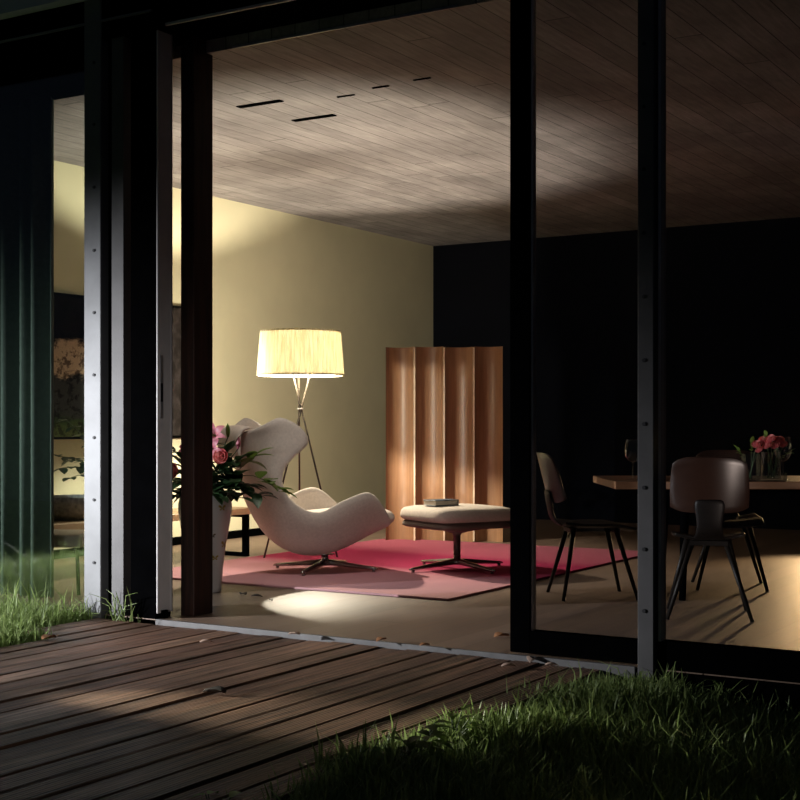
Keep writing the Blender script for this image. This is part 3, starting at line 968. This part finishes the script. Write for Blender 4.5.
G1 = 'lilies and roses in the white vase'
for i, (k, px, py, dd, rad, fc, m, lb, ct, nm) in enumerate((
        ('lily', 216, 437, -.06, .085, (.3, -.9, .4), m_pink, 'pink lily at the top of the bouquet, touching the timber post', 'flower', 'lily'),
        ('lily', 214, 449, -.14, .075, (.2, -1, .1), m_pink, 'pink lily just under the topmost lily', 'flower', 'lily'),
        ('rose', 222, 457, -.18, .048, (.3, -1, .2), m_rose, 'coral rose at the front of the bouquet below the lilies', 'flower', 'rose'),
        ('bud', 228, 437, -.05, .045, (.05, -.1, 1), m_leaf2, 'green upright lily bud above the bouquet', 'flower', 'lily_bud'),
        ('bud', 238, 449, -.02, .042, (.15, -.1, 1), m_pink, 'pink closed lily bud in front of the armchair back', 'flower', 'lily_bud'),
        ('rose', 176, 471, -.10, .050, (-.3, -1, .1), m_rose, 'dusky rose seen in the gap left of the timber post', 'flower', 'rose'),
        ('lily', 190, 450, .05, .08, (-.3, -.8, .5), m_pink, 'pink lily mostly behind the timber post', 'flower', 'lily'))):
    hp = at(px, py, dd)
    blossom(nm, nk+V((random.uniform(-.03, .03), random.uniform(-.03, .03), 0)), hp, fc, k, rad, lb, ct, G1, 100+i, m)
G2 = 'leafy branches in the white vase'
LB = 'dark green leafy branch among the flowers of the white vase'
for i, (px, py, dd, n, ll) in enumerate(((222, 470, -.15, 9, .10), (235, 478, -.1, 9, .10), (245, 486, -.05, 9, .10), (228, 490, -.2, 8, .11), (262, 496, -.05, 11, .09),
                                         (212, 478, -.2, 9, .11), (226, 452, -.1, 7, .09), (241, 459, -.04, 7, .085), (234, 445, -.02, 6, .075), (208, 444, .02, 7, .09), (176, 485, -.1, 10, .11), (172, 498, -.05, 8, .10), (186, 470, .05, 10, .11), (200, 455, .1, 9, .11),
                                         (238, 498, -.12, 9, .09), (175, 452, .05, 10, .06), (240, 466, .02, 8, .08), (218, 497, -.22, 8, .10))):
    branch('leafy_branch', nk+V((random.uniform(-.035, .035), random.uniform(-.035, .035), 0)), at(px, py, dd), n+5, ll*1.25, ll*.72, LB, 'branch', G2, 130+i, m_leaf, .06)
branch('leafy_branch', nk+V((.02, .01, 0)), at(280, 492, -.05), 9, .12, .085, 'fresh green sprig drooping farthest right from the bouquet', 'branch', G2, 170, m_leaf2, .14, .72)
branch('leafy_branch', nk+V((.01, .02, 0)), at(256, 455, .02), 6, .11, .085, 'light green sprig rising against the armchair back', 'branch', G2, 171, m_leaf2, .02, .7)

# second plant on the bench, mostly behind the pale column
pot = thing('leafy_plant', 'branching plant with round leaves on the bench, behind the pale column', 'plant', (-6.85, 1.78, .386))
MB().lathe([(.05, 0), (.08, .04), (.085, .12), (.04, .17), (.045, .19), (.036, .19), (.03, .17), (.001, .02)], 24).build('pot', m_vase, pot, True)
st = MB(); lf = MB(); rnd = random.Random(9)
for i in range(9):
    e = V((rnd.uniform(-.45, -.05), rnd.uniform(-.45, .25), rnd.uniform(.1, .62)))+V((0, 0, .1))
    pts = curve((0, 0, .15), e, .08, 6); st.tube(pts, .003, 5)
    for k in range(2, 7):
        for q in range(2):
            a = rnd.uniform(0, 2*pi); leaf_pts(lf, pts[k], (cos(a), sin(a), rnd.uniform(-.4, .4)), .085, .065, .2, n=4)
st.build('stem', m_stem, pot); lf.build('foliage', m_leaf, pot, True)

# ------------------------------------------------------------------ curtain
cu = MB(); fr_, bk_ = [], []
cx0, cx1 = -7.3, -5.885
N = 150
for i in range(N+1):
    x = cx0+(cx1-cx0)*i/N
    y = .24+.045*sin(x*2*pi/.13)+.018*sin(x*2*pi/.31+1)
    fr_.append((x, y-.002)); bk_.append((x, y+.002))
cu.slab(fr_+bk_[::-1], .02, 2.98)
cur = cu.build('curtain', m_curtain, None, True)
tag(cur, 'floor-length grey-green pleated curtain behind the left window', 'curtain')
tag(MB().box(XW+.01, -5.5, .20, .28, 2.98, 3.05).build('trim_14', m_black), 'black curtain track over the left window', 'trim', kind='structure')

# ------------------------------------------------------------------ dining group
td = 7.87
tl = 3.0; tw = .92
tc_ = cw(1.26+tl/2, td+tw/2)
tb = thing('dining_table', 'long oak dining table reaching out of view behind the right window', 'table', (tc_.x, tc_.y, 0), YAW)
MB().box(-tl/2, tl/2, -tw/2, tw/2, .668, .713, .004, 2).build('tabletop', m_oak_top, tb)
MB().box(-tl/2+.25, tl/2-.25, -tw/2+.12, tw/2-.12, .60, .668).build('apron', m_black, tb)
for sx in (-1, 1):
    for sy in (-1, 1):
        x, y = sx*(tl/2-.42), sy*(tw/2-.14)
        MB().tube([(x, y, 0), (x*.98, y*.95, .64)], [.02, .028], 12).build('leg', m_black, tb, True)


def chair_parts(t):
    # curved seat
    mb = MB(); rows = []
    for i in range(9):
        u = i/8; x = -.20+.43*u; row = []
        for k in range(9):
            v = -1+2*k/8; hw = .205*(1-.12*(1-u)**2-.05*u*u)
            z = .445-.014*(1-v*v)+.01*v*v-.025*max(0, u-.72)/.28+.012*max(0, .25-u)/.25
            row.append((x, hw*v*(1-.03*abs(2*u-1)**4), z))
        rows.append(row)
    mb.grid(rows); mb.build('seat', m_chair, t, True, solid=.014, bevel=.004)
    # backrest
    mb = MB(); rows = []
    for i in range(9):
        u = i/8; z = .575+.30*u; row = []
        for k in range(15):
            v = -1+2*k/14
            hw = .215*(1-.10*u*u-.04*(1-u)**2)*(1-.0*v)
            zz = z-(.035*(abs(v)**5) if u > .6 else 0)*(u-.6)/.4+(.03*(abs(v)**5) if u < .4 else 0)*(.4-u)/.4
            x = -.205-.085*u-.055*(1-v*v)*(1-.2*u)
            row.append((x, hw*v, zz))
        rows.append(row)
    mb.grid(rows); mb.build('backrest', m_chairback, t, True, solid=.012, bevel=.004)
    # bent plywood link between seat and backrest
    mb = MB(); rows = []
    for x, z, w in ((-.06, .422, .10), (-.15, .420, .095), (-.21, .432, .085), (-.245, .47, .07), (-.262, .53, .068), (-.272, .60, .085), (-.28, .65, .08)):
        rows.append([(x-(.012 if z > .45 else 0)*(1-(v*v)), w*v, z) for v in (-1, -.5, 0, .5, 1)])
    mb.grid(rows); mb.build('back_link', m_chair, t, True, solid=.014, subsurf=1)
    fr = MB().box(-.14, .13, -.012, .012, .395, .42); fr.box(-.155, -.125, -.10, .10, .395, .42); fr.box(.115, .145, -.12, .12, .395, .42)
    fr.build('under_frame', m_chair, t)
    for sx, sy in ((-1, -1), (-1, 1), (1, -1), (1, 1)):
        x0, y0 = (-.13, .085) if sx < 0 else (.12, .11)
        x1, y1 = (-.225, .222) if sx < 0 else (.23, .215)
        MB().tube([(x0, sy*y0, .42), (x1, sy*y1, 0.001)], [.016, .0105], 12).build('leg', m_chair, t, True)


CG = 'dining chairs around the oak table'
c_a = thing('dining_chair', 'dark dining chair at the left end of the table, seen sideways', 'chair', (-3.27, 2.12, 0), R(37), CG)
chair_parts(c_a)
dup(c_a, (-2.40, 1.70, 0), R(110), 'dark dining chair with its back to the right window, nearest the glass')
dup(c_a, (-2.70, 3.02, 0), R(-68), 'dark dining chair on the far side of the table, facing the window')
dup(c_a, (-1.47, 2.02, 0), R(115), 'dark dining chair at the right edge, next along the near side of the table')


def on_table(px, dd): return cw((px-400)*(td+dd)/FPX, td+dd, .7135)


def wine_glass(p, s, label):
    o = thing('wine_glass', label, 'wine glass', p, 0, 'wine glasses on the dining table')
    MB().lathe([(.001, 0), (.036*s, 0), (.036*s, .002), (.008*s, .006), (.0035*s, .012), (.0035*s, .095*s)], 28).build('foot_and_stem', m_gware, o, True)
    MB().lathe([(.0035*s, .095*s), (.025*s, .105*s), (.042*s, .13*s), (.047*s, .16*s), (.043*s, .20*s), (.038*s, .225*s),
                (.0365*s, .225*s), (.0415*s, .20*s), (.0455*s, .16*s), (.0405*s, .131*s), (.024*s, .107*s), (.001*s, .100*s)], 32).build('bowl', m_gware, o, True)


wine_glass(on_table(633, .28), 1.08, 'wine glass by the left end of the table, half behind the narrow column')
wine_glass(on_table(783, .25), 1.15, 'large wine glass right of the flowers on the table')
sq = thing('square_glass_vase', 'square clear glass vase with flowers at the left of the table setting', 'vase', on_table(751, .10), YAW)
mb = MB().box(-.045, .045, -.045, .045, 0, .01)
for bxs in ((-.045, .045, -.045, -.041, .01, .16), (-.045, .045, .041, .045, .01, .16), (-.045, -.041, -.041, .041, .01, .16), (.041, .045, -.041, .041, .01, .16)): mb.box(*bxs)
mb.build('glass_wall', m_gware, sq)
rd = thing('round_glass_vase', 'round clear glass vase full of water and pink flowers on the table', 'vase', on_table(771, .12), 0)
MB().lathe([(.001, 0), (.056, 0), (.06, .01), (.06, .17), (.056, .17), (.056, .012), (.001, .01)], 32).build('glass_wall', m_gware, rd, True)
MB().lathe([(.001, .013), (.0545, .013), (.0545, .13), (.001, .13)], 28).build('water', m_water, rd, True)
tr = thing('glass_dish', 'flat rectangular glass dish lying in front of the table flowers', 'dish', on_table(764, -.0+.06), YAW)
mb = MB().box(-.115, .115, -.035, .035, 0, .005)
mb.box(-.115, .115, -.035, -.031, .005, .052); mb.box(-.115, .115, .031, .035, .005, .052); mb.box(-.115, -.111, -.031, .031, .005, .052); mb.box(.111, .115, -.031, .031, .005, .052)
tr.location = on_table(766, .03); mb.build('glass_wall', m_gware, tr)
rdp = rd.location
for i, (px, py, dd, r) in enumerate(((757, 446, .06, .030), (764, 442, .10, .032), (771, 441, .05, .034), (779, 442, .10, .032), (784, 446, .07, .026), (768, 447, .04, .028), (776, 447, .04, .028), (760, 451, .05, .024))):
    base = V((rdp.x, rdp.y, .73)) if px > 760 else V((sq.location.x, sq.location.y, .725))
    hp = spot(px, py, td+dd)
    blossom('garden_rose', base+V((random.uniform(-.02, .02), random.uniform(-.02, .02), 0)), hp, (random.uniform(-.3, .3), -.6, .7), 'rose', r,
            'small pink rose in the glass vases on the dining table', 'flower', 'pink roses on the dining table', 200+i, m_rose)
for i, (px, py) in enumerate(((738, 450), (752, 444), (790, 452), (766, 436))):
    base = V((rdp.x, rdp.y, .73)) if px > 760 else V((sq.location.x, sq.location.y, .725))
    branch('rose_sprig', base, spot(px, py, td+.08), 6, .045, .024, 'thin green sprig in the glass vases on the dining table', 'sprig', 'sprigs on the dining table', 220+i, m_leaf2, .03, .6, .002)
